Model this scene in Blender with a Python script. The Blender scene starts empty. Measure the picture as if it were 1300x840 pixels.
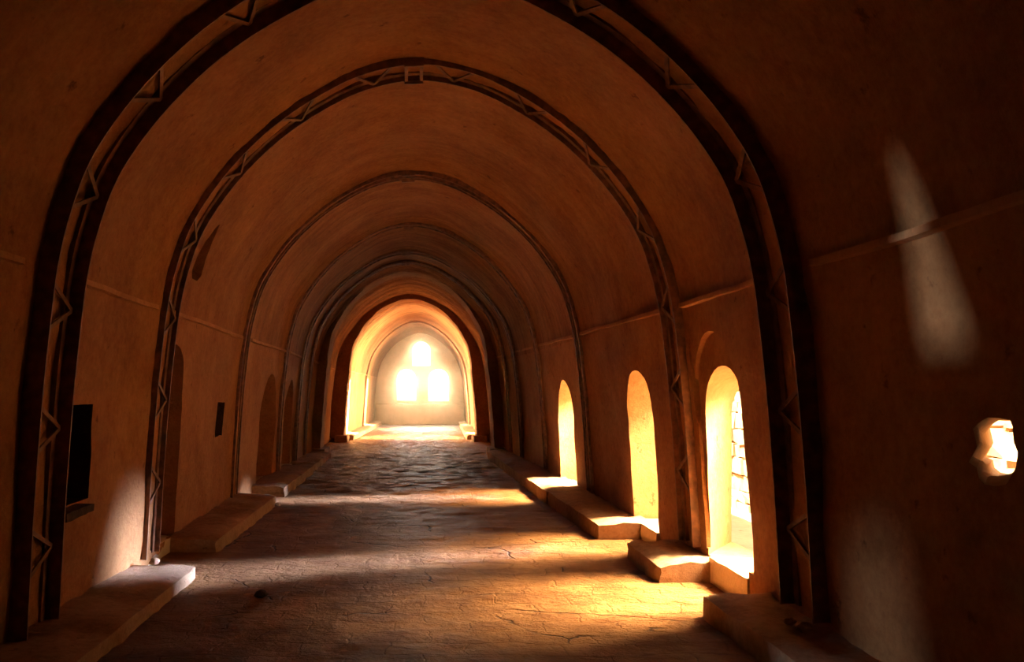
import bpy, bmesh, math, random
from mathutils import Vector, noise
random.seed(7)
C = bpy.context.scene.collection
PI = math.pi

# ------------------------------------------------------------------ helpers
def link(o):
    C.objects.link(o)
    return o

def mesh_obj(name, verts, faces, mat=None, parent=None, smooth=False, loc=(0, 0, 0)):
    me = bpy.data.meshes.new(name)
    L = Vector(loc)
    me.from_pydata([tuple(Vector(v) - L) for v in verts], [], faces)
    bm = bmesh.new(); bm.from_mesh(me)
    bmesh.ops.recalc_face_normals(bm, faces=bm.faces[:])
    bm.to_mesh(me); bm.free()
    if smooth:
        for p in me.polygons: p.use_smooth = True
    o = bpy.data.objects.new(name, me)
    if mat: me.materials.append(mat)
    link(o)
    if parent is not None:
        o.parent = parent
    else:
        o.location = L
    return o

def tag(o, label=None, cat=None, group=None, kind=None):
    if label: o['label'] = label
    if cat: o['category'] = cat
    if group: o['group'] = group
    if kind: o['kind'] = kind
    return o

def empty(name, loc):
    o = bpy.data.objects.new(name, None)
    o.empty_display_size = 0.2
    o.location = loc
    return link(o)

def boolean(o, cutters):
    for c in cutters:
        m = o.modifiers.new('cut', 'BOOLEAN')
        m.operation = 'DIFFERENCE'; m.solver = 'EXACT'; m.object = c; m.material_mode = 'TRANSFER'
    dg = bpy.context.evaluated_depsgraph_get()
    me = bpy.data.meshes.new_from_object(o.evaluated_get(dg))
    o.modifiers.clear()
    old = o.data; o.data = me
    me.name = o.name
    bpy.data.meshes.remove(old)
    for c in cutters:
        cm = c.data
        bpy.data.objects.remove(c); bpy.data.meshes.remove(cm)

def fbm(p, s, o=3):
    return noise.fractal(Vector(p) * s, 1.0, 2.0, o)

# ------------------------------------------------------------------ materials
class NT:
    def __init__(self, name):
        self.m = bpy.data.materials.new(name); self.m.use_nodes = True
        self.t = self.m.node_tree
        self.b = self.t.nodes['Principled BSDF']
    def n(self, typ, **kw):
        nd = self.t.nodes.new(typ)
        for k, v in kw.items():
            if k.startswith('i_'):
                key = k[2:]
                key = int(key) if key.isdigit() else key.replace('_', ' ')
                nd.inputs[key].default_value = v
            else:
                setattr(nd, k, v)
        return nd
    def l(self, a, b): self.t.links.new(a, b)
    def ramp(self, fac, stops):
        r = self.n('ShaderNodeValToRGB')
        e = r.color_ramp.elements
        e[0].position, e[0].color = stops[0][0], (*stops[0][1], 1)
        e[1].position, e[1].color = stops[-1][0], (*stops[-1][1], 1)
        for p, c in stops[1:-1]:
            k = e.new(p); k.color = (*c, 1)
        self.l(fac, r.inputs['Fac'])
        return r

def plaster(name, c0, c1, rough=0.9, bump=0.6, courses=0.0, spec=0.06):
    """mud plaster with blotches and pits; courses > 0 lets thin brick rings show through"""
    s = NT(name)
    tc = s.n('ShaderNodeTexCoord')
    big = s.n('ShaderNodeTexNoise', i_Scale=1.5, i_Detail=9.0, i_Roughness=0.68)
    fine = s.n('ShaderNodeTexNoise', i_Scale=17.0, i_Detail=9.0, i_Roughness=0.75)
    pit = s.n('ShaderNodeTexNoise', i_Scale=7.0, i_Detail=4.0, i_Roughness=0.6)
    for q in (big, fine, pit): s.l(tc.outputs['Object'], q.inputs['Vector'])
    mx = s.n('ShaderNodeMix', data_type='FLOAT', i_Factor=0.45)
    s.l(big.outputs['Fac'], mx.inputs['A']); s.l(fine.outputs['Fac'], mx.inputs['B'])
    dk = tuple(v * 0.72 for v in c0)
    r = s.ramp(mx.outputs['Result'], [(0.33, dk), (0.43, c0), (0.53, tuple((a + b) / 2 for a, b in zip(c0, c1))), (0.64, c1)])
    pr = s.ramp(pit.outputs['Fac'], [(0.27, (0.45, 0.42, 0.40)), (0.34, (1, 1, 1))])
    pm = s.n('ShaderNodeMix', data_type='RGBA', blend_type='MULTIPLY', i_Factor=0.8)
    s.l(r.outputs['Color'], pm.inputs['A']); s.l(pr.outputs['Color'], pm.inputs['B'])
    col = pm.outputs['Result']
    h = s.n('ShaderNodeMix', data_type='FLOAT', i_Factor=0.45)
    s.l(big.outputs['Fac'], h.inputs['A']); s.l(fine.outputs['Fac'], h.inputs['B'])
    ph = s.n('ShaderNodeMath', operation='MULTIPLY_ADD', i_1=0.25); s.l(pr.outputs['Color'], ph.inputs[0]); s.l(h.outputs['Result'], ph.inputs[2])
    hh = ph.outputs['Value']
    if courses > 0:
        mp = s.n('ShaderNodeMapping'); mp.inputs['Scale'].default_value = (0.5, 5.0, 0.5)
        s.l(tc.outputs['Object'], mp.inputs['Vector'])
        cn = s.n('ShaderNodeTexNoise', i_Scale=1.0, i_Detail=6.0, i_Roughness=0.7)
        s.l(mp.outputs['Vector'], cn.inputs['Vector'])
        sx = s.n('ShaderNodeSeparateXYZ'); s.l(tc.outputs['Object'], sx.inputs['Vector'])
        mr = s.n('ShaderNodeMapRange'); mr.inputs['From Min'].default_value = 8; mr.inputs['From Max'].default_value = 19
        mr.inputs['To Min'].default_value = 0.2 * courses; mr.inputs['To Max'].default_value = courses
        s.l(sx.outputs['Y'], mr.inputs['Value'])
        m2 = s.n('ShaderNodeMix', data_type='RGBA', blend_type='MULTIPLY')
        rr = s.ramp(cn.outputs['Fac'], [(0.36, (0.30, 0.27, 0.25)), (0.58, (1, 1, 1))])
        s.l(mr.outputs['Result'], m2.inputs['Factor']); s.l(col, m2.inputs['A']); s.l(rr.outputs['Color'], m2.inputs['B'])
        col = m2.outputs['Result']
        ad = s.n('ShaderNodeMath', operation='MULTIPLY_ADD')
        ml = s.n('ShaderNodeMath', operation='MULTIPLY', i_1=2.2); s.l(mr.outputs['Result'], ml.inputs[0])
        s.l(cn.outputs['Fac'], ad.inputs[0]); s.l(ml.outputs['Value'], ad.inputs[1]); s.l(hh, ad.inputs[2])
        hh = ad.outputs['Value']
    s.l(col, s.b.inputs['Base Color'])
    bp = s.n('ShaderNodeBump', i_Strength=bump, i_Distance=0.05)
    s.l(hh, bp.inputs['Height']); s.l(bp.outputs['Normal'], s.b.inputs['Normal'])
    s.b.inputs['Roughness'].default_value = rough
    s.b.inputs['Specular IOR Level'].default_value = spec
    return s.m

M_WALL = plaster('ochre_wall_plaster', (0.275, 0.114, 0.039), (0.41, 0.186, 0.070))
M_VAULT = plaster('ochre_vault_plaster', (0.275, 0.114, 0.039), (0.41, 0.186, 0.070), courses=0.75)
M_BRICK = plaster('bare_mud_brick', (0.26, 0.13, 0.06), (0.42, 0.22, 0.10), courses=0.5, bump=0.6)
M_LEDGE = plaster('ledge_plaster', (0.36, 0.16, 0.06), (0.50, 0.24, 0.10))
M_BENCH = plaster('bench_plaster', (0.30, 0.17, 0.085), (0.48, 0.30, 0.17), bump=0.8, rough=0.9)
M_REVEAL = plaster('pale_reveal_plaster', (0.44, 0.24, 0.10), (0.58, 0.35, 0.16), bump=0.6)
M_NICHE_SHADE = plaster('niche_shade', (0.07, 0.032, 0.014), (0.11, 0.05, 0.022))  # shade of the recess put into a near-black lining colour
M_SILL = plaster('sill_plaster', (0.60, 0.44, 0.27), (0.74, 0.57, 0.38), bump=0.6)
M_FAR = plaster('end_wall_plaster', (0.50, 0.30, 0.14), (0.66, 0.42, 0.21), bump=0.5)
M_SAND = plaster('desert_sand', (0.62, 0.46, 0.28), (0.74, 0.57, 0.36), rough=0.95)
M_CHIP = plaster('dark_stone', (0.06, 0.035, 0.02), (0.12, 0.07, 0.04), rough=0.9)

def metal():
    s = NT('dark_painted_steel')
    tc = s.n('ShaderNodeTexCoord')
    nz = s.n('ShaderNodeTexNoise', i_Scale=14.0, i_Detail=5.0)
    s.l(tc.outputs['Object'], nz.inputs['Vector'])
    r = s.ramp(nz.outputs['Fac'], [(0.35, (0.12, 0.052, 0.023)), (0.7, (0.27, 0.115, 0.05))])
    s.l(r.outputs['Color'], s.b.inputs['Base Color'])
    s.b.inputs['Roughness'].default_value = 0.55
    s.b.inputs['Specular IOR Level'].default_value = 0.3
    return s.m
M_STEEL = metal()

def paving():
    s = NT('worn_brick_paving')
    tc = s.n('ShaderNodeTexCoord')
    wob = s.n('ShaderNodeTexNoise', i_Scale=1.6, i_Detail=5.0, i_Roughness=0.6)
    s.l(tc.outputs['Object'], wob.inputs['Vector'])
    va = s.n('ShaderNodeVectorMath', operation='SCALE'); va.inputs['Scale'].default_value = 0.34
    s.l(wob.outputs['Color'], va.inputs[0])
    vb = s.n('ShaderNodeVectorMath', operation='ADD')
    s.l(tc.outputs['Object'], vb.inputs[0]); s.l(va.outputs['Vector'], vb.inputs[1])
    br = s.n('ShaderNodeTexBrick', i_Scale=1.0)
    br.inputs['Brick Width'].default_value = 0.52; br.inputs['Row Height'].default_value = 0.24
    br.inputs['Mortar Size'].default_value = 0.010; br.inputs['Mortar Smooth'].default_value = 0.6
    br.inputs['Color1'].default_value = (0.20, 0.080, 0.027, 1)
    br.inputs['Color2'].default_value = (0.27, 0.115, 0.041, 1)
    br.inputs['Mortar'].default_value = (0.17, 0.068, 0.023, 1)
    s.l(vb.outputs['Vector'], br.inputs['Vector'])
    dust = s.n('ShaderNodeTexNoise', i_Scale=1.7, i_Detail=8.0, i_Roughness=0.7)
    s.l(tc.outputs['Object'], dust.inputs['Vector'])
    dr = s.ramp(dust.outputs['Fac'], [(0.40, (0, 0, 0)), (0.60, (1, 1, 1))])
    # sand lies thick on the near paving, the far paving is barer
    sx = s.n('ShaderNodeSeparateXYZ'); s.l(tc.outputs['Object'], sx.inputs['Vector'])
    mr = s.n('ShaderNodeMapRange'); mr.inputs['From Min'].default_value = 6.0; mr.inputs['From Max'].default_value = 13
    mr.inputs['To Min'].default_value = 0.95; mr.inputs['To Max'].default_value = 0.35
    s.l(sx.outputs['Y'], mr.inputs['Value'])
    mu = s.n('ShaderNodeMath', operation='MULTIPLY'); s.l(dr.outputs['Color'], mu.inputs[0]); s.l(mr.outputs['Result'], mu.inputs[1])
    mx = s.n('ShaderNodeMix', data_type='RGBA')
    s.l(mu.outputs['Value'], mx.inputs['Factor']); s.l(br.outputs['Color'], mx.inputs['A'])
    mx.inputs['B'].default_value = (0.37, 0.170, 0.062, 1)
    # a few long dark cracks
    vo = s.n('ShaderNodeTexVoronoi', feature='DISTANCE_TO_EDGE', i_Scale=0.8)
    s.l(vb.outputs['Vector'], vo.inputs['Vector'])
    vr = s.ramp(vo.outputs['Distance'], [(0.0, (0, 0, 0)), (0.010, (1, 1, 1))])
    gate = s.n('ShaderNodeTexNoise', i_Scale=1.1, i_Detail=2.0)
    gv = s.n('ShaderNodeVectorMath', operation='ADD'); gv.inputs[1].default_value = (5, 3, 0)
    s.l(tc.outputs['Object'], gv.inputs[0]); s.l(gv.outputs['Vector'], gate.inputs['Vector'])
    gr = s.ramp(gate.outputs['Fac'], [(0.55, (1, 1, 1)), (0.60, (0, 0, 0))])
    cm = s.n('ShaderNodeMath', operation='MAXIMUM'); s.l(vr.outputs['Color'], cm.inputs[0]); s.l(gr.outputs['Color'], cm.inputs[1])
    m3 = s.n('ShaderNodeMix', data_type='RGBA'); m3.inputs['A'].default_value = (0.05, 0.025, 0.012, 1)
    s.l(cm.outputs['Value'], m3.inputs['Factor']); s.l(mx.outputs['Result'], m3.inputs['B'])
    s.l(m3.outputs['Result'], s.b.inputs['Base Color'])
    # worn transverse ridges
    mp = s.n('ShaderNodeMapping'); mp.inputs['Scale'].default_value = (2.2, 6.5, 1)
    s.l(vb.outputs['Vector'], mp.inputs['Vector'])
    rid = s.n('ShaderNodeTexNoise', i_Scale=1.0, i_Detail=8.0, i_Roughness=0.72)
    s.l(mp.outputs['Vector'], rid.inputs['Vector'])
    fine = s.n('ShaderNodeTexNoise', i_Scale=9.0, i_Detail=8.0, i_Roughness=0.7)
    s.l(tc.outputs['Object'], fine.inputs['Vector'])
    inv = s.n('ShaderNodeMath', operation='SUBTRACT', i_0=1.15); s.l(mu.outputs['Value'], inv.inputs[1])
    rw = s.n('ShaderNodeMath', operation='MULTIPLY'); s.l(rid.outputs['Fac'], rw.inputs[0]); s.l(inv.outputs['Value'], rw.inputs[1])
    a = s.n('ShaderNodeMath', operation='MULTIPLY_ADD', i_1=-0.14); s.l(br.outputs['Fac'], a.inputs[0]); s.l(rw.outputs['Value'], a.inputs[2])
    f2 = s.n('ShaderNodeMath', operation='MULTIPLY_ADD', i_1=0.35); s.l(fine.outputs['Fac'], f2.inputs[0]); s.l(a.outputs['Value'], f2.inputs[2])
    b = s.n('ShaderNodeMath', operation='MULTIPLY_ADD', i_1=0.45); s.l(cm.outputs['Value'], b.inputs[0]); s.l(f2.outputs['Value'], b.inputs[2])
    bp = s.n('ShaderNodeBump', i_Strength=1.0, i_Distance=0.10)
    s.l(b.outputs['Value'], bp.inputs['Height']); s.l(bp.outputs['Normal'], s.b.inputs['Normal'])
    rr = s.n('ShaderNodeMapRange'); rr.inputs['To Min'].default_value = 0.66; rr.inputs['To Max'].default_value = 0.36
    s.l(rid.outputs['Fac'], rr.inputs['Value']); s.l(rr.outputs['Result'], s.b.inputs['Roughness'])
    sp_ = s.n('ShaderNodeMapRange'); sp_.inputs['From Min'].default_value = 11; sp_.inputs['From Max'].default_value = 15
    sp_.inputs['To Min'].default_value = 0.03; sp_.inputs['To Max'].default_value = 0.16
    s.l(sx.outputs['Y'], sp_.inputs['Value']); s.l(sp_.outputs['Result'], s.b.inputs['Specular IOR Level'])
    return s.m
M_FLOOR = paving()

def rubble():
    s = NT('rubble_masonry')
    tc = s.n('ShaderNodeTexCoord')
    nz = s.n('ShaderNodeTexNoise', i_Scale=7.0, i_Detail=6.0)
    s.l(tc.outputs['Object'], nz.inputs['Vector'])
    r = s.ramp(nz.outputs['Fac'], [(0.3, (0.42, 0.27, 0.14)), (0.7, (0.62, 0.45, 0.27))])
    s.l(r.outputs['Color'], s.b.inputs['Base Color'])
    bp = s.n('ShaderNodeBump', i_Strength=0.6, i_Distance=0.03)
    s.l(nz.outputs['Fac'], bp.inputs['Height']); s.l(bp.outputs['Normal'], s.b.inputs['Normal'])
    s.b.inputs['Roughness'].default_value = 0.9
    return s.m
M_RUBBLE = rubble()

# ------------------------------------------------------------------ vault shape
ZS = 2.27          # springing line (ledge height)
PROF = [(2.44, -0.25), (2.405, 0.12), (2.36, 0.9), (2.31, 1.54), (2.26, 2.0), (2.225, ZS), (2.165, 2.56), (2.05, 2.92),
        (1.885, 3.22), (1.63, 3.55), (1.31, 3.86), (0.935, 4.12), (0.5, 4.33), (0.0, 4.42)]
def catmull(P, n):
    out = []
    for i in range(len(P) - 1):
        p0 = P[max(i - 1, 0)]; p1 = P[i]; p2 = P[i + 1]
        p3 = P[i + 2] if i + 2 < len(P) else (-P[i][0], P[i][1])
        for k in range(n):
            t = k / n
            out.append(tuple(0.5 * ((2 * b) + (-a + c) * t + (2 * a - 5 * b + 4 * c - d) * t * t + (-a + 3 * b - 3 * c + d) * t ** 3)
                             for a, b, c, d in zip(p0, p1, p2, p3)))
    out.append(P[-1])
    return out
WALL_P = catmull(PROF[:6] + [PROF[6]], 8)[:41]          # up to the ledge
HALF = catmull(PROF, 6)
CEIL_HALF = HALF[30:]                                    # from the ledge to the crown
# station: distance, centre offset, width scale, crown height
ST = [(-4, .04, .985, 4.25), (4.75, .04, .985, 4.25), (7.1, .055, 1.0, 4.42), (11, -.02, 1.0, 4.46), (14.3, -.03, .985, 4.50),
      (16.8, -.10, .98, 4.45), (19.8, -.14, .97, 4.5), (21, -.15, 1.03, 4.62), (26, -.12, 1.05, 4.62), (27, -.05, .95, 4.55), (34, .12, .93, 4.5), (42, .32, .92, 4.4)]
def station(d):
    for a, b in zip(ST, ST[1:]):
        if d <= b[0]:
            t = max(0, (d - a[0]) / (b[0] - a[0])); t = t * t * (3 - 2 * t)
            return tuple(x + (y - x) * t for x, y in zip(a[1:], b[1:]))
    return ST[-1][1:]
def place(hw, z, sgn, d):
    cx, ws, ap = station(d)
    if z > ZS: z = ZS + (z - ZS) * (ap - ZS) / (4.42 - ZS)
    return cx + sgn * hw * ws, z
def rough(x, d, z):
    return 0.006 * fbm((x, d, z), 9.0, 2) + 0.030 * fbm((x, d * 0.7, z), 0.9, 2) + 0.007 * fbm((x, d, z), 4.5, 3)
def wall_x(sgn, d, z):
    for (h0, z0), (h1, z1) in zip(WALL_P, WALL_P[1:]):
        if z0 <= z <= z1 or (h1, z1) == WALL_P[-1]:
            h = h0 + (h1 - h0) * (z - z0) / (z1 - z0)
            break
    return place(h, z, sgn, d)[0]

D0, D1, STEP = -8.0, 40.6, 0.12
NS = int((D1 - D0) / STEP)
DS = [D0 + (D1 - D0) * i / NS for i in range(NS + 1)]

def loft(name, rows_fn, mat):
    """closed solid of rings, one per station"""
    verts, faces = [], []
    n = None
    for d in DS:
        r = rows_fn(d); n = len(r); verts += r
    for i in range(NS):
        for k in range(n):
            a = i * n + k; b = i * n + (k + 1) % n
            faces.append((a, b, b + n, a + n))
    faces.append(tuple(range(n))[::-1])
    faces.append(tuple(NS * n + k for k in range(n)))
    return mesh_obj(name, verts, faces, mat)

def wall_rows(sgn):
    P = [p for i, p in enumerate(WALL_P) if i % 2 == 0]
    def f(d):
        inner, outer = [], []
        for h, z in P:
            x, zz = place(h, z, sgn, d)
            inner.append((x - sgn * rough(x, d, zz), d, zz))
        xo = place(2.4, 0, sgn, d)[0] + sgn * 0.42
        outer = [(xo, d, ZS), (xo, d, 1.0), (xo, d, -0.25)]
        return inner + outer
    return f
def ceil_rows(d):
    inner, outer = [], []
    L = [(h, z, -1) for h, z in CEIL_HALF] + [(h, z, 1) for h, z in CEIL_HALF[-2::-1]]
    for h, z, s in L:
        x, zz = place(h, z, s, d)
        cx = station(d)[0]
        v = Vector((x - cx, 0, zz - 2.0)); u = v.normalized()
        k = rough(x, d, zz)
        k += 0.035 * min(1, max(0, (d - 6) / 4)) * noise.noise(Vector((0.3, d * 0.8, 0.1)))
        if 18.9 < d < 26.5: k += 0.035 * math.sin(d * 7.0 + 0.8 * math.sin(d * 2.3)) * min(1, (zz - ZS) * 1.5)
        if z == ZS: u = Vector((s, 0, 0)); k = k
        inner.append((x - u.x * k, d, zz - u.z * k))
        outer.append((x + u.x * 0.4, d, zz + u.z * 0.4 if z != ZS else zz))
    return inner + outer[::-1]

def arch_outline(w, z0, z1, n=14, pointed=1.0):
    """list of (a, z), a across the width; the head is a (stilted) half round"""
    r = w / 2; zc = z1 - r * pointed
    pts = [(-r, z0), (r, z0)]
    for k in range(n + 1):
        a = PI * k / n
        pts.append((r * math.cos(a), zc + r * pointed * math.sin(a)))
    return pts
def prism_x(pts, x0, x1, d, shear=0.0, grow=1.0, wob=0.012, mid=5, mat=None, splay=0.0, lean=0.0):
    """prism along X of an outline of (dd, z); shear moves it in d per metre; grow widens the far end"""
    n = len(pts); verts, faces = [], []
    zc = sum(p[1] for p in pts) / n; amax = max(p[0] for p in pts)
    for j in range(mid + 1):
        t = j / mid; x = x0 + (x1 - x0) * t
        for a, z in pts:
            g = 1 + (grow - 1) * t
            dd = d + a * g + shear * abs(x - x0) + (splay * max(0, (t * abs(x1 - x0) - 0.35) / (abs(x1 - x0) - 0.35)) * max(0, a) / amax if splay else 0)
            z2 = z if grow == 1 else zc + (z - zc) * g
            w = wob
            verts.append((x + lean * (z2 - 1.0), dd + w * noise.noise(Vector((x * 3, dd * 4, z * 4))), z2 + w * noise.noise(Vector((x * 3 + 9, dd * 4, z * 4)))))
    for j in range(mid):
        for k in range(n):
            a = j * n + k; b = j * n + (k + 1) % n
            faces.append((a, b, b + n, a + n))
    faces.append(tuple(range(n))); faces.append(tuple(mid * n + k for k in range(n)))
    return mesh_obj('cutter', verts, faces, mat or M_WALL)
def densify(pts, m=6):
    out = []
    for (a, z), (b, y) in zip(pts, pts[1:] + pts[:1]):
        L = math.hypot(b - a, y - z); k = max(1, int(L / 0.12)) if m else 1
        for i in range(k): out.append((a + (b - a) * i / k, z + (y - z) * i / k))
    return out

# ------------------------------------------------------------------ right wall
wr = loft('wall_right', wall_rows(1), M_WALL)
tag(wr, kind='structure')
WINS = [(6.37, 0.74, 0.20, 1.76), (8.62, 0.84, 0.16, 1.78), (12.5, 1.05, 0.14, 1.74)]   # centre, width, sill, head
cut = []
for i, (d, w, z0, z1) in enumerate(WINS):
    X = wall_x(1, d, 1.0)
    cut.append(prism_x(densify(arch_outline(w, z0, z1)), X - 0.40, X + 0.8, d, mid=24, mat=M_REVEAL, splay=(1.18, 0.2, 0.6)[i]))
    if i < 1:   # shallow arched recess over the opening
        cut.append(prism_x(densify(arch_outline(w + 0.30, z0 + 0.05, z1 + 0.27)), X - 0.6, X + 0.045, d + 0.06, wob=0.012, lean=-0.085))
# rough hole in the near wall
hole = [(335, 290), (400, 225), (445, 200), (600, 215), (615, 290), (625, 390), (655, 450), (650, 560), (600, 640), (570, 675), (480, 690), (410, 685), (365, 640), (350, 560), (295, 525), (360, 410)]
HX = wall_x(1, 3.4, 1.3)
hp = []
_h2 = []
for (a, b), (c, e) in zip(hole, hole[1:] + hole[:1]):
    for k in range(3):
        _h2.append((a + (c - a) * k / 3 + (6 * noise.noise(Vector((a, b, k * 3.7))) if k else 0), b + (e - b) * k / 3 + (6 * noise.noise(Vector((b, a, k * 2.9))) if k else 0)))
hole = _h2
for a, b in hole:
    px, py = 1180 + a / 6, 500 + b / 6
    d = 1050 * HX / (px - 525); hp.append((d - 3.40, 1.55 - (py - 498) * d / 1050))
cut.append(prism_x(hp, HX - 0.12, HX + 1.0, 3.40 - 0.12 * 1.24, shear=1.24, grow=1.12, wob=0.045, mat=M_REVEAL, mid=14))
# unseen side windows of the end bay, farther pair added to brighten it
for d in (28.1, 35.2):
    X = wall_x(1, d, 1.0); cut.append(prism_x(densify(arch_outline(1.3, 0.2, 2.15)), X - 0.5, X + 1.0, d, mat=M_REVEAL))
# crack running down the plaster beside the second rib
X = wall_x(1, 7.0, 1.7)
cut.append(prism_x([(0.0, 2.16), (-0.03, 1.95), (-0.06, 1.65), (-0.055, 1.45), (-0.005, 1.22), (0.03, 1.45), (0.02, 1.65), (0.02, 1.95)], X - 0.3, X + 0.09, 6.98, wob=0.012))
boolean(wr, cut)

# ------------------------------------------------------------------ left wall
wl = loft('wall_left', wall_rows(-1), M_WALL)
tag(wl, kind='structure')
cut = []
def niche_left(pts, d, depth, mat=None):
    X = wall_x(-1, d, 1.0)
    return prism_x(densify(pts), X + 0.5, X - depth, d, wob=0.015, mat=mat)
def rect(w, z0, z1): return [(-w / 2, z0), (w / 2, z0), (w / 2, z1), (-w / 2, z1)]
cut.append(niche_left(rect(0.62, 0.80, 1.47), 5.53, 0.36, M_NICHE_SHADE))           # dark square niche behind the nearest rib
cut.append(niche_left(arch_outline(0.80, 0.14, 2.0), 7.75, 0.22))    # blocked arched window
cut.append(niche_left(rect(0.42, 1.02, 1.43), 10.05, 0.25, M_NICHE_SHADE))          # slit niche
cut.append(niche_left(arch_outline(1.30, 0.14, 1.85), 13.3, 0.30))
cut.append(niche_left(arch_outline(1.30, 0.14, 1.80), 15.7, 0.34))
# unseen openings added in the left wall, shaped to throw the patches opposite
slit = [(-0.13, 1.10), (0.07, 1.10), (0.085, 1.32), (0.06, 1.60), (0.035, 1.70), (0.01, 1.62), (-0.06, 1.32)]
X = wall_x(-1, 3.4, 1.3)
cut.append(prism_x(slit, X + 0.4, X - 1.0, 3.50, wob=0.006))
cut.append(prism_x([(-0.11, 0.26), (0.11, 0.26), (0.09, 0.58), (-0.02, 0.62)], X + 0.4, X - 1.0, 4.22, wob=0.01))
for d in (28.1, 35.2):  # end bay windows again, unseen like those on the right
    X = wall_x(-1, d, 1.0); cut.append(prism_x(densify(arch_outline(1.3, 0.2, 2.15)), X + 0.5, X - 1.0, d, mat=M_REVEAL))
boolean(wl, cut)

# ------------------------------------------------------------------ ceiling with the long gash by the second rib
ce = loft('ceiling', ceil_rows, M_VAULT)
tag(ce, kind='structure')
g_v, g_f = [], []
gash = [(2.63, 0.22), (2.70, 0.36), (2.82, 0.33), (2.95, 0.24), (3.06, 0.13), (3.17, 0.02)]
for z, w in gash:
    # vault x at z
    hw = min(((abs(zz - z), h) for h, zz in CEIL_HALF))[1]
    x, zz = place(hw, z, -1, 8.0)
    for dx, dz in ((0.2, -0.12), (-0.2, 0.12)):
        for s in (-1, 1):
            g_v.append((x + dx, 8.0 + s * w / 2, z + dz))
for j in range(len(gash) - 1):
    a = j * 4
    for p, q in ((0, 1), (1, 3), (3, 2), (2, 0)):
        g_f.append((a + p, a + q, a + q + 4, a + p + 4))
g_f.append((0, 1, 3, 2)); e = (len(gash) - 1) * 4; g_f.append((e, e + 1, e + 3, e + 2))
boolean(ce, [mesh_obj('cutter', g_v, g_f, M_VAULT)])
for o in (wr, wl, ce):
    for p in o.data.polygons: p.use_smooth = True
    o.data.set_sharp_from_angle(angle=math.radians(38))

# ------------------------------------------------------------------ floor
FX0, FX1 = -3.1, 3.1
nx, ny = 90, 840
verts, faces = [], []
for j in range(ny + 1):
    y = D0 + (D1 - D0) * j / ny
    for i in range(nx + 1):
        x = FX0 + (FX1 - FX0) * i / nx
        bare = min(1, max(0, (y - 7.5) / 6))
        z = 0.012 * fbm((x, y, 0), 1.1, 3) + 0.006 * fbm((x, y, 3), 5, 2) + bare * 0.026 * fbm((x * 0.5, y, 7), 4.6, 4) - 0.008 * bare
        verts.append((x, y, z))
for j in range(ny):
    for i in range(nx):
        a = j * (nx + 1) + i
        faces.append((a, a + 1, a + nx + 2, a + nx + 1))
fl = mesh_obj('floor', verts, faces, M_FLOOR, smooth=True)
tag(fl, kind='structure')
if fl.data.polygons[0].normal.z < 0: fl.data.flip_normals()

# ------------------------------------------------------------------ end walls
def slab_y(name, y0, y1, mat, cutters, x0=-3.1, x1=3.3, z0=-0.2, z1=5.1, n=44):
    verts, faces = [], []
    for s, y in ((0, y0), (1, y1)):
        for j in range(n + 1):
            for i in range(n + 1):
                x = x0 + (x1 - x0) * i / n; z = z0 + (z1 - z0) * j / n
                k = 0.035 * fbm((x, y, z), 1.2, 3) if s == 0 else 0
                verts.append((x, y + k, z))
    N = (n + 1) ** 2
    for s in (0, 1):
        for j in range(n):
            for i in range(n):
                a = s * N + j * (n + 1) + i
                faces.append((a, a + 1, a + n + 2, a + n + 1))
    def edge(idx):
        for a, b in zip(idx, idx[1:]): faces.append((a, b, b + N, a + N))
    edge([i for i in range(n + 1)]); edge([n * (n + 1) + i for i in range(n + 1)])
    edge([j * (n + 1) for j in range(n + 1)]); edge([j * (n + 1) + n for j in range(n + 1)])
    o = mesh_obj(name, verts, faces, mat)
    if cutters: boolean(o, cutters)
    return tag(o, kind='structure')
def prism_y(pts, y0, y1, x, grow=1.0):
    n = len(pts); zc = sum(p[1] for p in pts) / n
    verts = [(x + a, y0, z) for a, z in pts] + [(x + a * grow, y1, zc + (z - zc) * grow) for a, z in pts]
    faces = [(k, (k + 1) % n, (k + 1) % n + n, k + n) for k in range(n)] + [tuple(range(n)), tuple(range(n, 2 * n))]
    return mesh_obj('cutter', verts, faces, M_FAR)
YF = 40.0
S = YF / 1050
def fx(px): return (px - 525) * S
def fz(py): return 1.55 - (py - 498) * S
FARW = [(516, 24, 508, 468), (557, 26, 509, 468), (535, 23, 464, 433)]
wf = slab_y('wall_far', YF, YF + 0.55, M_FAR, [prism_y(arch_outline(w * S, fz(yb), fz(yt)), YF - 0.4, YF + 1, fx(px), 1.0) for px, w, yb, yt in FARW])
slab_y('wall_near', D0 + 0.25, D0 - 0.3, M_WALL, [])

# ------------------------------------------------------------------ ledge along both springing lines
def ledge(name, sgn, spans):
    verts, faces = [], []
    for d0, d1 in spans:
        base = len(verts); n = max(2, int((d1 - d0) / 0.12))
        for i in range(n + 1):
            d = d0 + (d1 - d0) * i / n
            x = place(2.225, ZS, sgn, d)[0]
            dz = (0.0 if sgn < 0 else 0.008 * (d - 4)) + 0.012 * fbm((0, d, sgn), 1.3, 2)
            o = 0.036 + 0.014 * fbm((d, 2, sgn), 3.0, 2)
            for px, pz in ((0.12, -0.034), (-o, -0.022), (-o, 0.014), (0.12, 0.036)):
                verts.append((x + sgn * px, d, ZS - 0.0 + pz + dz))
        for i in range(n):
            for k in range(4):
                a = base + i * 4 + k; b = base + i * 4 + (k + 1) % 4
                faces.append((a, b, b + 4, a + 4))
        faces.append(tuple(base + k for k in range(4))); faces.append(tuple(base + n * 4 + k for k in range(4)))
    return tag(mesh_obj(name, verts, faces, M_LEDGE), kind='structure')
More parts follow.
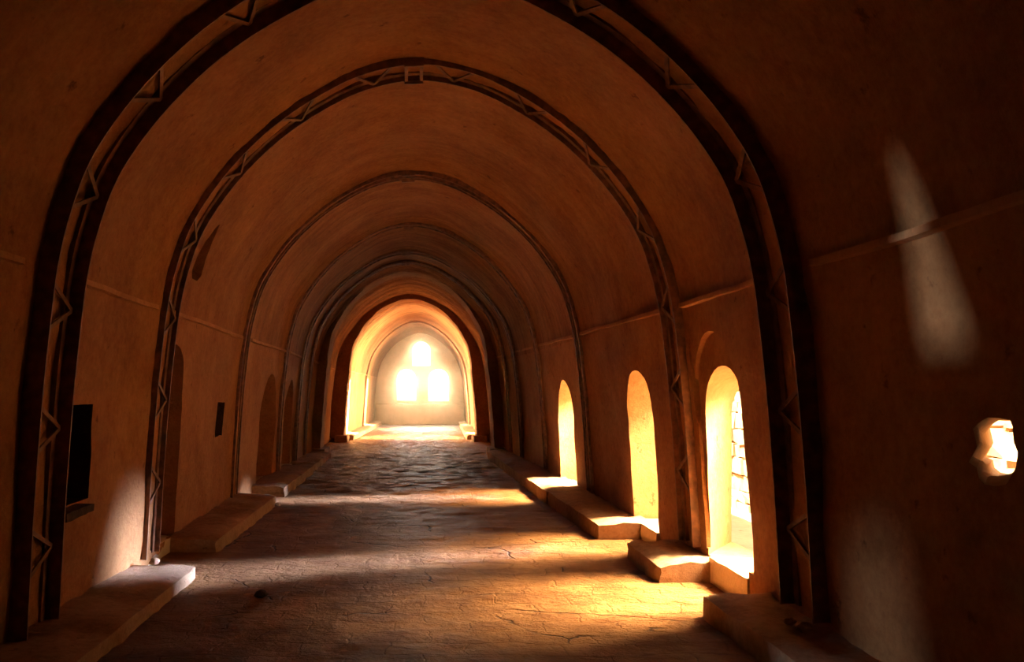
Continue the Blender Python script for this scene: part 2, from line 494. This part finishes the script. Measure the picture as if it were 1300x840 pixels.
ledge('trim_1', -1, [(D0 + .3, 4.52), (5.30, 6.95), (7.42, 10.75), (11.35, 14.2), (14.8, 16.7), (18.8, 25.8), (27.2, 39.9)])
ledge('trim_2', 1, [(D0 + .3, 4.6), (5.30, 7.0), (7.5, 10.8), (11.35, 14.2), (14.8, 16.7), (18.8, 19.9), (21.2, 25.8), (27.2, 39.9)])

# ------------------------------------------------------------------ steel lattice ribs
def arc_points(d, inset=0.0, n_skip=1):
    L = [(h, z, -1) for h, z in HALF] + [(h, z, 1) for h, z in HALF[-2::-1]]
    L = [p for p in L if p[1] > (0.10 if p[2] < 0 else 0.15)]
    pts = [Vector((*place(h, z, s, d),)) for h, z, s in L]
    nrm = []
    for i in range(len(pts)):
        t = pts[min(i + 1, len(pts) - 1)] - pts[max(i - 1, 0)]
        t.normalize(); nrm.append(Vector((t.y, -t.x)))     # points inward (left side rising: right)
    return pts, nrm
def sweep(name, d, sec, parent, loc, zmin=0.0):
    """sec = [(radial inward, dy)] swept along the arch at d"""
    pts, nrm = arc_points(d)
    verts, faces = [], []
    n = len(sec)
    for p, q in zip(pts, nrm):
        for r, dy in sec:
            verts.append((p.x + q.x * r, d + dy, p.y + q.y * r))
    for i in range(len(pts) - 1):
        for k in range(n):
            a = i * n + k; b = i * n + (k + 1) % n
            faces.append((a, b, b + n, a + n))
    faces.append(tuple(range(n))); faces.append(tuple((len(pts) - 1) * n + k for k in range(n)))
    return mesh_obj(name, verts, faces, M_STEEL, parent, loc=loc)
def bar(name, a, b, nrm, w, t, parent, loc):
    a = Vector(a); b = Vector(b); u = (b - a).normalized(); n = Vector(nrm).normalized(); s = u.cross(n).normalized()
    verts = []
    for p in (a, b):
        for i, j in ((-1, 0), (1, 0), (1, 1), (-1, 1)):
            verts.append(p + s * (i * w / 2) + n * (j * t))
    return mesh_obj(name, verts, [(0, 1, 2, 3), (4, 5, 6, 7), (0, 1, 5, 4), (1, 2, 6, 5), (2, 3, 7, 6), (3, 0, 4, 7)], M_STEEL, parent, loc=loc)
def rib(d0, d1, label, lacing=True, r=0.105, sp=0.74, foot=0.10):
    loc = (station(d0)[0], (d0 + d1) / 2, 0.0)
    root = tag(empty('lattice_rib', loc), label, 'arch rib', 'steel lattice ribs under the vault')
    t = 0.014
    fl_ = 0.075
    sweep('chord', d0, [(-0.03, 0), (r, 0), (r, t), (0.018, t), (0.018, fl_), (-0.03, fl_)], root, loc)
    sweep('chord', d1, [(-0.03, 0), (r, 0), (r, -t), (0.018, -t), (0.018, -fl_), (-0.03, -fl_)], root, loc)
    p0, n0 = arc_points(d0); p1, n1 = arc_points(d1)
    S_ = [0]
    for a, b in zip(p0, p0[1:]): S_.append(S_[-1] + (b - a).length)
    def at(pts, nr, s):
        s = min(max(s, 0), S_[-1])
        for i in range(len(S_) - 1):
            if s <= S_[i + 1]:
                u = (s - S_[i]) / (S_[i + 1] - S_[i]); return pts[i].lerp(pts[i + 1], u), nr[i].lerp(nr[i + 1], u)
        return pts[-1], nr[-1]
    if lacing:
        k = 0; s = 0.22
        half = (S_[-1]) / 2
        m = int(half / sp)
        nodes = [half + (j + 0.5) * sp for j in range(-m, m)]
        for s in nodes:
            b, nb = at(p1, n1, s)
            for e in (-0.19, 0.19):
                a, na = at(p0, n0, s + e)
                off = 0.03
                A = (a.x + na.x * off, d0 + 0.015, a.y + na.y * off); B = (b.x + nb.x * off, d1 - 0.015, b.y + nb.y * off)
                bar('lacing_bar', A, B, (na.x, 0, na.y), 0.028, 0.012, root, loc)
        # spliced joint at the crown
        for s in (half - 0.07, half + 0.07):
            a, na = at(p0, n0, s); b, nb = at(p1, n1, s)
            bar('lacing_bar', (a.x + na.x * .05, d0 + .015, a.y + na.y * .05), (b.x + nb.x * .05, d1 - .015, b.y + nb.y * .05), (na.x, 0, na.y), 0.03, 0.012, root, loc)
    half = S_[-1] / 2
    for dd, pp, nn, sg in ((d0, p0, n0, -1), (d1, p1, n1, 1)):
        a, na = at(pp, nn, half - 0.09); b, nb = at(pp, nn, half + 0.09)
        v = []
        for q, nq in ((a, na), (b, nb)):
            for r_ in (0.01, r + 0.02):
                for y_ in (dd + sg * 0.002, dd + sg * 0.022):
                    v.append((q.x + nq.x * r_, y_, q.y + nq.y * r_))
        mesh_obj('splice_plate', v, [(0, 1, 3, 2), (4, 5, 7, 6), (0, 1, 5, 4), (1, 3, 7, 5), (3, 2, 6, 7), (2, 0, 4, 6)], M_STEEL, root, loc=loc)
    return root
rib(4.75, 5.20, 'dark steel lattice rib nearest the viewer, its crown cut off by the frame')
rib(7.08, 7.46, 'dark steel lattice rib standing between the first two sunlit window openings', r=0.062)
rib(10.9, 11.2, 'dark steel rib across the vault just before the third sunlit window', r=0.036, lacing=False)
rib(14.3, 14.55, 'thin brown steel rib just beyond the third sunlit window', r=0.04, lacing=False)
rib(16.8, 17.1, 'steel rib with a shiny edge catching light, beyond the third window', r=0.045, lacing=False)
rib(18.4, 18.7, 'last steel rib of the dark bay, just before the bare brick arch', r=0.035, lacing=False)
rib(34.0, 34.25, 'thin rib in the bright end bay close to the far windows', lacing=False, r=0.05)

# ------------------------------------------------------------------ transverse brick arches
def brick_arch(d0, d1, inset, label, xoff=0.0):
    loc = (station(d0)[0], (d0 + d1) / 2, 0)
    pts, nrm = arc_points((d0 + d1) / 2)
    root = tag(empty('brick_arch', loc), label, 'arch', 'brick cross arches')
    verts, faces = [], []
    sub = 5
    for i, (p, q) in enumerate(zip(pts, nrm)):
        ring = []
        for j in range(sub + 1):
            dd = d0 + (d1 - d0) * j / sub
            t = min(1, max(0, (p.y - 2.2) / 2.0)); top = inset * (1 - t) + inset * 0.30 * t
            k = top + 0.02 * fbm((p.x, dd * 2, p.y), 2.5, 2)
            ring.append((p.x + q.x * k, dd, p.y + q.y * k))
        ring.append((p.x - q.x * 0.2, d1, p.y - q.y * 0.2)); ring.append((p.x - q.x * 0.2, d0, p.y - q.y * 0.2))
        verts += ring
    n = sub + 3
    for i in range(len(pts) - 1):
        for k in range(n):
            a = i * n + k; b = i * n + (k + 1) % n
            faces.append((a, b, b + n, a + n))
    faces.append(tuple(range(n))); faces.append(tuple((len(pts) - 1) * n + k for k in range(n)))
    mesh_obj('arch_ring', verts, faces, M_BRICK, root, loc=loc)
    # low stone foot at each side
    for s in (-1, 1):
        x = wall_x(s, (d0 + d1) / 2, 0.2) - s * inset
        rough_box('stone_foot', (min(x - s * 0.12, x + s * 0.3), max(x - s * 0.12, x + s * 0.3)), (d0 - 0.12, d1 + 0.1), (-0.03, 0.2), M_BENCH, 0.02, root, loc)
    return root

def rough_box(name, xr, yr, zr, mat, amp=0.012, parent=None, loc=None, cell=0.09, bevel=0.02):
    bm = bmesh.new()
    def cnt(a): return max(1, min(60, int((a[1] - a[0]) / cell)))
    nx_, ny_, nz_ = cnt(xr), cnt(yr), cnt(zr)
    grid = {}
    def V(i, j, k):
        key = (i, j, k)
        if key not in grid:
            x = xr[0] + (xr[1] - xr[0]) * i / nx_; y = yr[0] + (yr[1] - yr[0]) * j / ny_; z = zr[0] + (zr[1] - zr[0]) * k / nz_
            e = (i in (0, nx_)) + (j in (0, ny_)) + (k in (0, nz_))
            n = noise.noise_vector(Vector((x, y, z)) * 3.1) * amp + noise.noise_vector(Vector((x, y, z)) * 11) * amp * 0.5
            if e >= 2:   # worn edges
                c = Vector(((xr[0] + xr[1]) / 2 - x, 0 if 0 < j < ny_ else ((yr[0] + yr[1]) / 2 - y), (zr[0] + zr[1]) / 2 - z))
                c = Vector([math.copysign(1, q) if abs(q) > 1e-6 else 0 for q in c])
                if not i in (0, nx_): c.x = 0
                if not k in (0, nz_): c.z = 0
                n += c * bevel * (0.6 + 0.5 * noise.noise(Vector((x, y, z)) * 5))
            grid[key] = bm.verts.new(Vector((x, y, z)) + n - (Vector(loc) if loc else Vector()))
        return grid[key]
    for j in range(ny_):
        for k in range(nz_):
            for i in (0, nx_): bm.faces.new((V(i, j, k), V(i, j + 1, k), V(i, j + 1, k + 1), V(i, j, k + 1)))
        for i in range(nx_):
            for k in (0, nz_): bm.faces.new((V(i, j, k), V(i + 1, j, k), V(i + 1, j + 1, k), V(i, j + 1, k)))
    for i in range(nx_):
        for k in range(nz_):
            for j in (0, ny_): bm.faces.new((V(i, j, k), V(i + 1, j, k), V(i + 1, j, k + 1), V(i, j, k + 1)))
    bmesh.ops.recalc_face_normals(bm, faces=bm.faces[:])
    me = bpy.data.meshes.new(name); bm.to_mesh(me); bm.free()
    for p in me.polygons: p.use_smooth = True
    me.set_sharp_from_angle(angle=math.radians(40))
    me.materials.append(mat)
    o = bpy.data.objects.new(name, me); link(o)
    if parent is not None: o.parent = parent
    return o

brick_arch(20.0, 20.9, 0.30, 'bare brown brick arch at the end of the dark plastered bays')
brick_arch(26.0, 26.8, 0.34, 'bare brown brick arch framing the bright end bay')

# ------------------------------------------------------------------ low masonry benches
def bench(sgn, x_in, d0, d1, h, label, mat=M_BENCH, x_in2=None):
    n = max(2, int((d1 - d0) / 0.10)); rows = []
    verts, faces = [], []
    x_in2 = x_in if x_in2 is None else x_in2
    for i in range(n + 1):
        t = i / n; d = d0 + (d1 - d0) * t
        xo = wall_x(sgn, d, 0.15) + sgn * 0.06
        xi = sgn * (x_in + (x_in2 - x_in) * t)
        end = 0.02 if i in (0, n) else 0.0
        prof = []
        for k in range(4): prof.append((0.0, -0.04 + (h - 0.02 + 0.04) * k / 3))
        for k in range(1, 7): prof.append((0.02 + (1 - 0.02) * k / 6, h))
        prof.append((1.0, -0.04))
        for f, z in prof:
            x = xi + (xo - xi) * f
            nz = 0.022 * fbm((x, d, z), 2.6, 3) + 0.016 * fbm((x, d, z), 9, 3)
            if z > h - 0.03: z2 = z + nz * 1.1 - end + 0.012 * f
            else: z2 = z
            verts.append((x - sgn * (nz * 0.9 if f < 0.1 else 0) + sgn * end * (f < 0.1), d + (0.012 * fbm((x, d, z), 6, 2) if i in (0, n) else 0), z2))
    m = 11
    for i in range(n):
        for k in range(m):
            a = i * m + k; b = i * m + (k + 1) % m
            faces.append((a, b, b + m, a + m))
    # triangulated end caps as fans along the grid
    for base, flip in ((0, 0), (n * m, 1)):
        faces.append(tuple(base + k for k in range(m)))
    loc = (sgn * (x_in + 0.2), (d0 + d1) / 2, 0)
    o = mesh_obj('masonry_bench', verts, faces, mat, loc=loc, smooth=True)
    o.data.set_sharp_from_angle(angle=math.radians(45))
    return tag(o, label, 'bench', 'low masonry benches along the walls')
bench(1, 1.99, -2.6, 5.73, 0.17, 'dark low masonry bench before the nearest sunlit window, under the broken wall hole')
bench(1, 1.985, 6.73, 7.75, 0.17, 'short low masonry bench between the first and second sunlit windows')
bench(1, 1.93, 8.72, 11.5, 0.19, 'long low masonry bench running from the second window towards the third', x_in2=1.86)
bench(1, 1.84, 11.54, 13.4, 0.20, 'low masonry bench under the third sunlit window, its top brightly lit', x_in2=1.80)
bench(1, 1.82, 13.44, 19.7, 0.18, 'low dark masonry bench on the right beyond the third window', x_in2=1.74)
bench(1, 1.75, 27.2, 39.6, 0.16, 'low masonry bench along the right wall of the bright end bay', x_in2=2.15)
bench(-1, 1.82, -2.6, 6.95, 0.115, 'low masonry bench under the dark square niche, left wall')
bench(-1, 1.89, 8.02, 11.5, 0.15, 'long low masonry bench under the small slit niche, left wall')
bench(-1, 1.92, 12.4, 15.9, 0.16, 'low masonry bench under the arched niches past the slit niche')
bench(-1, 1.96, 16.3, 19.7, 0.14, 'crumbling low masonry bench before the brick arch, left wall')
bench(-1, 1.95, 27.2, 39.6, 0.16, 'low masonry bench along the left wall of the bright end bay', x_in2=1.5)

# ------------------------------------------------------------------ sills
def sill(n, sgn, d, w, z, x_a, x_b):
    X = wall_x(sgn, d, 0.2)
    xr = sorted((X + sgn * x_a, X + sgn * x_b))
    o = rough_box('window_%d' % n, tuple(xr), (d - w / 2 - 0.03, d + w / 2 + 0.03), (-0.02, z), M_SILL, 0.01, bevel=0.012)
    return tag(o, kind='structure')
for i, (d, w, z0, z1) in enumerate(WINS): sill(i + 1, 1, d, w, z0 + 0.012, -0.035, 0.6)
sill(4, -1, 7.75, 0.8, 0.15, 0.0, 0.22)
sill(5, -1, 13.3, 1.3, 0.15, -0.03, 0.28)
sill(6, -1, 15.7, 1.3, 0.15, -0.03, 0.38)
# broken ledge across the end wall below its windows
o = rough_box('trim_3', (fx(476), fx(590)), (YF - 0.22, YF + 0.1), (-0.02, 1.02), M_FAR, 0.05, bevel=0.05, cell=0.12)
tag(o, kind='structure')

# small stone shelf below the square niche
sx = wall_x(-1, 5.5, 0.78)
o = rough_box('stone_shelf', (sx - 0.1, sx + 0.10), (5.25, 5.72), (0.72, 0.785), M_CHIP, 0.012, cell=0.05, bevel=0.012)
tag(o, 'small dark stone shelf jutting out below the square niche', 'shelf')

# ------------------------------------------------------------------ loose stones on the floor
def stone(px, py, size, label, mat=M_CHIP, zb=0.0, flat=0.5):
    d = 1050 * (1.55 - zb) / (py - 498); x = (px - 525) * d / 1050
    bm = bmesh.new()
    bmesh.ops.create_icosphere(bm, subdivisions=3, radius=1)
    for v in bm.verts:
        k = 1 + 0.35 * noise.noise(v.co * 1.3 + Vector((px, py, 0))) + 0.12 * noise.noise(v.co * 4 + Vector((px, 0, 0)))
        v.co = Vector((v.co.x * size * k, v.co.y * size * 0.8 * k, v.co.z * size * flat * k))
    me = bpy.data.meshes.new('loose_stone'); bm.to_mesh(me); bm.free()
    me.materials.append(mat)
    for p in me.polygons: p.use_smooth = True
    o = bpy.data.objects.new('loose_stone', me); link(o)
    o.location = (x, d, zb + size * flat * 0.75); o.rotation_euler = (0, 0, random.uniform(0, 3))
    return tag(o, label, 'stone', 'loose stones in the hall')
stone(331, 757, 0.055, 'small dark stone lying alone on the paving near the left bench')
stone(882, 738, 0.03, 'pale pebble at the foot of the short bench beside the nearest window', M_SILL, 0.0)
stone(1020, 800, 0.05, 'grey stone on the near bench at the foot of the nearest rib', M_BENCH, 0.185, 0.6)
stone(1003, 792, 0.035, 'smaller grey stone on the near bench beside a larger one', M_BENCH, 0.185, 0.6)
stone(352, 642, 0.05, 'pale stone at the end of the long left bench', M_BENCH, 0.0)
stone(196, 716, 0.045, 'rubble lump on the left bench at the foot of the second rib', M_BENCH, 0.115, 0.7)

# ------------------------------------------------------------------ outside: sand, a rubble wall across the yard
verts = []; faces = []
def ground(name, x0, x1, y0, y1, z):
    nx_, ny_ = 20, 60; v = []; f = []
    for j in range(ny_ + 1):
        for i in range(nx_ + 1):
            x = x0 + (x1 - x0) * i / nx_; y = y0 + (y1 - y0) * j / ny_
            v.append((x, y, z + 0.05 * fbm((x, y, 0), 0.5, 3)))
    for j in range(ny_):
        for i in range(nx_):
            a = j * (nx_ + 1) + i; f.append((a, a + 1, a + nx_ + 2, a + nx_ + 1))
    return tag(mesh_obj(name, v, f, M_SAND, smooth=True), kind='structure')
ground('ground', -30, 34, -14, 75, -0.1)

def rubble_wall(x, d0, d1, h, label, thick=0.5):
    """one wall: courses of rough stones bedded on a core"""
    bm = bmesh.new()
    def box(cx, cy, cz, sx_, sy_, sz_, j):
        m = bmesh.ops.create_cube(bm, size=1)
        sd = random.random() * 99
        for v in m['verts']:
            v.co = Vector((cx + v.co.x * sx_, cy + v.co.y * sy_, cz + v.co.z * sz_)) + noise.noise_vector(v.co * 3 + Vector((sd, 0, 0))) * j
    box(x + thick / 2 - 0.015, (d0 + d1) / 2, h / 2 - 0.1, thick - 0.06, d1 - d0, h, 0)
    z = -0.15
    while z < h:
        hh = random.uniform(0.13, 0.24); y = d0
        while y < d1:
            w = random.uniform(0.2, 0.6)
            box(x + 0.06 + random.uniform(-0.03, 0.02), y + w / 2, z + hh / 2, 0.22, w - 0.02, hh - 0.015, 0.045)
            y += w
        z += hh
    me = bpy.data.meshes.new('rubble_wall'); bm.to_mesh(me); bm.free(); me.materials.append(M_RUBBLE)
    o = bpy.data.objects.new('rubble_wall', me); link(o)
    return tag(o, label, 'wall')
rubble_wall(4.6, 2.0, 17.5, 2.6, 'sunlit rubble stone wall seen outside through the nearest window')

# ------------------------------------------------------------------ sky, sun and daylight
w = bpy.data.worlds.new('World'); bpy.context.scene.world = w; w.use_nodes = True
nt = w.node_tree; bg = nt.nodes['Background']
tc = nt.nodes.new('ShaderNodeTexCoord'); sp = nt.nodes.new('ShaderNodeSeparateXYZ'); cr = nt.nodes.new('ShaderNodeValToRGB')
nt.links.new(tc.outputs['Generated'], sp.inputs['Vector']); nt.links.new(sp.outputs['Z'], cr.inputs['Fac'])
cr.color_ramp.elements[0].color = (1.0, 0.90, 0.74, 1); cr.color_ramp.elements[1].color = (0.80, 0.86, 1.0, 1)
cr.color_ramp.elements[1].position = 0.7
nt.links.new(cr.outputs['Color'], bg.inputs['Color']); bg.inputs['Strength'].default_value = 2.7

def aim(o, direction):
    o.rotation_euler = Vector(direction).to_track_quat('-Z', 'Y').to_euler()
def sun(direction, strength, color, angle=0.6):
    l = bpy.data.lights.new('sun', 'SUN'); l.energy = strength; l.color = color; l.angle = math.radians(angle)
    o = link(bpy.data.objects.new('sun', l)); aim(o, direction); return o
sun((0.50, 0.10, -0.86), 42, (1.0, 0.83, 0.58))
def area(name, loc, direction, sx_, sy_, power, color, spread=180, portal=False):
    l = bpy.data.lights.new(name, 'AREA'); l.shape = 'RECTANGLE'; l.size = sx_; l.size_y = sy_
    l.energy = power; l.color = color; l.spread = math.radians(spread)
    if portal: l.cycles.is_portal = True
    o = link(bpy.data.objects.new(name, l)); o.location = loc; aim(o, direction); return o
WARM = (1.0, 0.74, 0.42); COOL = (0.47, 0.60, 1.0)
for d, w_, z0, z1 in WINS:
    area('sky_portal', (3.05, d, (z0 + z1) / 2), (-1, 0, 0), w_, z1 - z0, 1, (1, 1, 1), portal=True)
for px, w_, yb, yt in FARW:
    area('sky_portal', (fx(px), YF + 0.6, (fz(yb) + fz(yt)) / 2), (0, -1, 0), w_ * S, (yb - yt) * S, 1, (1, 1, 1), portal=True)
# daylight through the side windows: cool slanting skylight, warm light off the sunlit yard
for d, azd, sxx, pw, warm in ((6.37, 16, 0.0, 0, 280), (8.62, 20.5, 0.50, 38, 205), (12.5, 7.5, 0.6, 52, 230)):
    az = math.radians(azd)
    if pw:
        dr = Vector((-math.cos(az), -math.sin(az), -0.23 if d < 10 else -0.34))
        area('daylight', Vector((2.45, d, 1.0)) - dr * 1.6, dr, sxx, 1.5, pw, COOL, 10)
    dr = Vector((-math.cos(az), -math.sin(az), -1.10)).normalized()
    area('daylight', Vector((2.62, d, 1.1)) - dr * 1.9, dr, 0.9, 0.9, warm, WARM, 52)
    dr = Vector((-0.55, 0.83, -0.1)).normalized()
    area('daylight', Vector((2.75, d + 0.35, 1.0)) - dr * 1.5, dr, 0.6, 1.2, 3, WARM, 80)
# end bay light from unseen side windows, the farther pair added for brightness
for sg in (1, -1):
    for dd, pw in ((28.1, 1700), (35.2, 1000)):
        dr = Vector((-sg * 0.8, 0.40 if dd < 30 else -0.25, 0.08)).normalized()
        area('daylight', Vector((wall_x(sg, dd, 1) + sg * 0.2, dd, 1.25)) - dr * 1.0, dr, 1.0, 1.8, pw, (1.0, 0.82, 0.50), 110)
for px, w_, yb, yt in FARW:
    area('daylight', (fx(px), YF + 1.2, (fz(yb) + fz(yt)) / 2 + 0.3), (0, -1, -0.75), w_ * S, (yb - yt) * S, 150, (1.0, 0.84, 0.64), 100)
# added spot lamps outside those unseen openings, for the pale patches opposite
def spot(name, loc, target, power, size_deg, color, radius):
    l = bpy.data.lights.new(name, 'SPOT'); l.energy = power; l.spot_size = math.radians(size_deg); l.color = color; l.shadow_soft_size = radius; l.spot_blend = 0.5
    o = link(bpy.data.objects.new(name, l)); o.location = loc; aim(o, Vector(target) - Vector(loc)); return o
spot('daylight', (-8.5, 3.32, 0.35), (2.4, 3.7, 2.25), 2600, 14, (0.66, 0.78, 1.0), 0.14)

spot('daylight', (-4.9, 4.25, 0.50), (2.4, 4.2, 0.35), 650, 24, (0.62, 0.75, 1.0), 0.14)

# camera bloom around the far windows, built as an added scattering volume
hm = bpy.data.materials.new('bloom_scatter'); hm.use_nodes = True
hn = hm.node_tree; hn.nodes.remove(hn.nodes['Principled BSDF'])
vs_ = hn.nodes.new('ShaderNodeVolumeScatter'); vs_.inputs['Color'].default_value = (1.0, 0.74, 0.44, 1)
vs_.inputs['Density'].default_value = 0.028; vs_.inputs['Anisotropy'].default_value = 0.90
hn.links.new(vs_.outputs['Volume'], hn.nodes['Material Output'].inputs['Volume'])
_ = 0
hv = [(x, y, z) for x in (-2.9, 3.2) for y in (29.0, 41.5) for z in (-0.05, 4.9)]
hz = mesh_obj('bloom_haze', hv, [(0, 1, 3, 2), (4, 5, 7, 6), (0, 1, 5, 4), (2, 3, 7, 6), (0, 2, 6, 4), (1, 3, 7, 5)], hm)
tag(hz, 'added haze volume for the window bloom filling the bright far end of the hall', 'haze', kind='stuff')

# ------------------------------------------------------------------ camera and colour
cam = bpy.data.cameras.new('Camera'); co = link(bpy.data.objects.new('Camera', cam))
cam.sensor_width = 36; cam.lens = 36 * 1050 / 1300
cam.shift_x = (650 - 525) / 1300; cam.shift_y = (498 - 420) / 1300
cam.clip_start = 0.05; cam.clip_end = 200
co.location = (0, 0, 1.55); co.rotation_euler = (PI / 2, 0, 0)
sc = bpy.context.scene
sc.camera = co
vs = sc.view_settings
vs.view_transform = 'Standard'; vs.look = 'None'; vs.gamma = 1; vs.use_curve_mapping = False; vs.exposure = 0.12
cy = sc.cycles
cy.use_denoising = True
cy.max_bounces = 14; cy.diffuse_bounces = 10; cy.glossy_bounces = 4
cy.sample_clamp_indirect = 0
cy.caustics_reflective = False
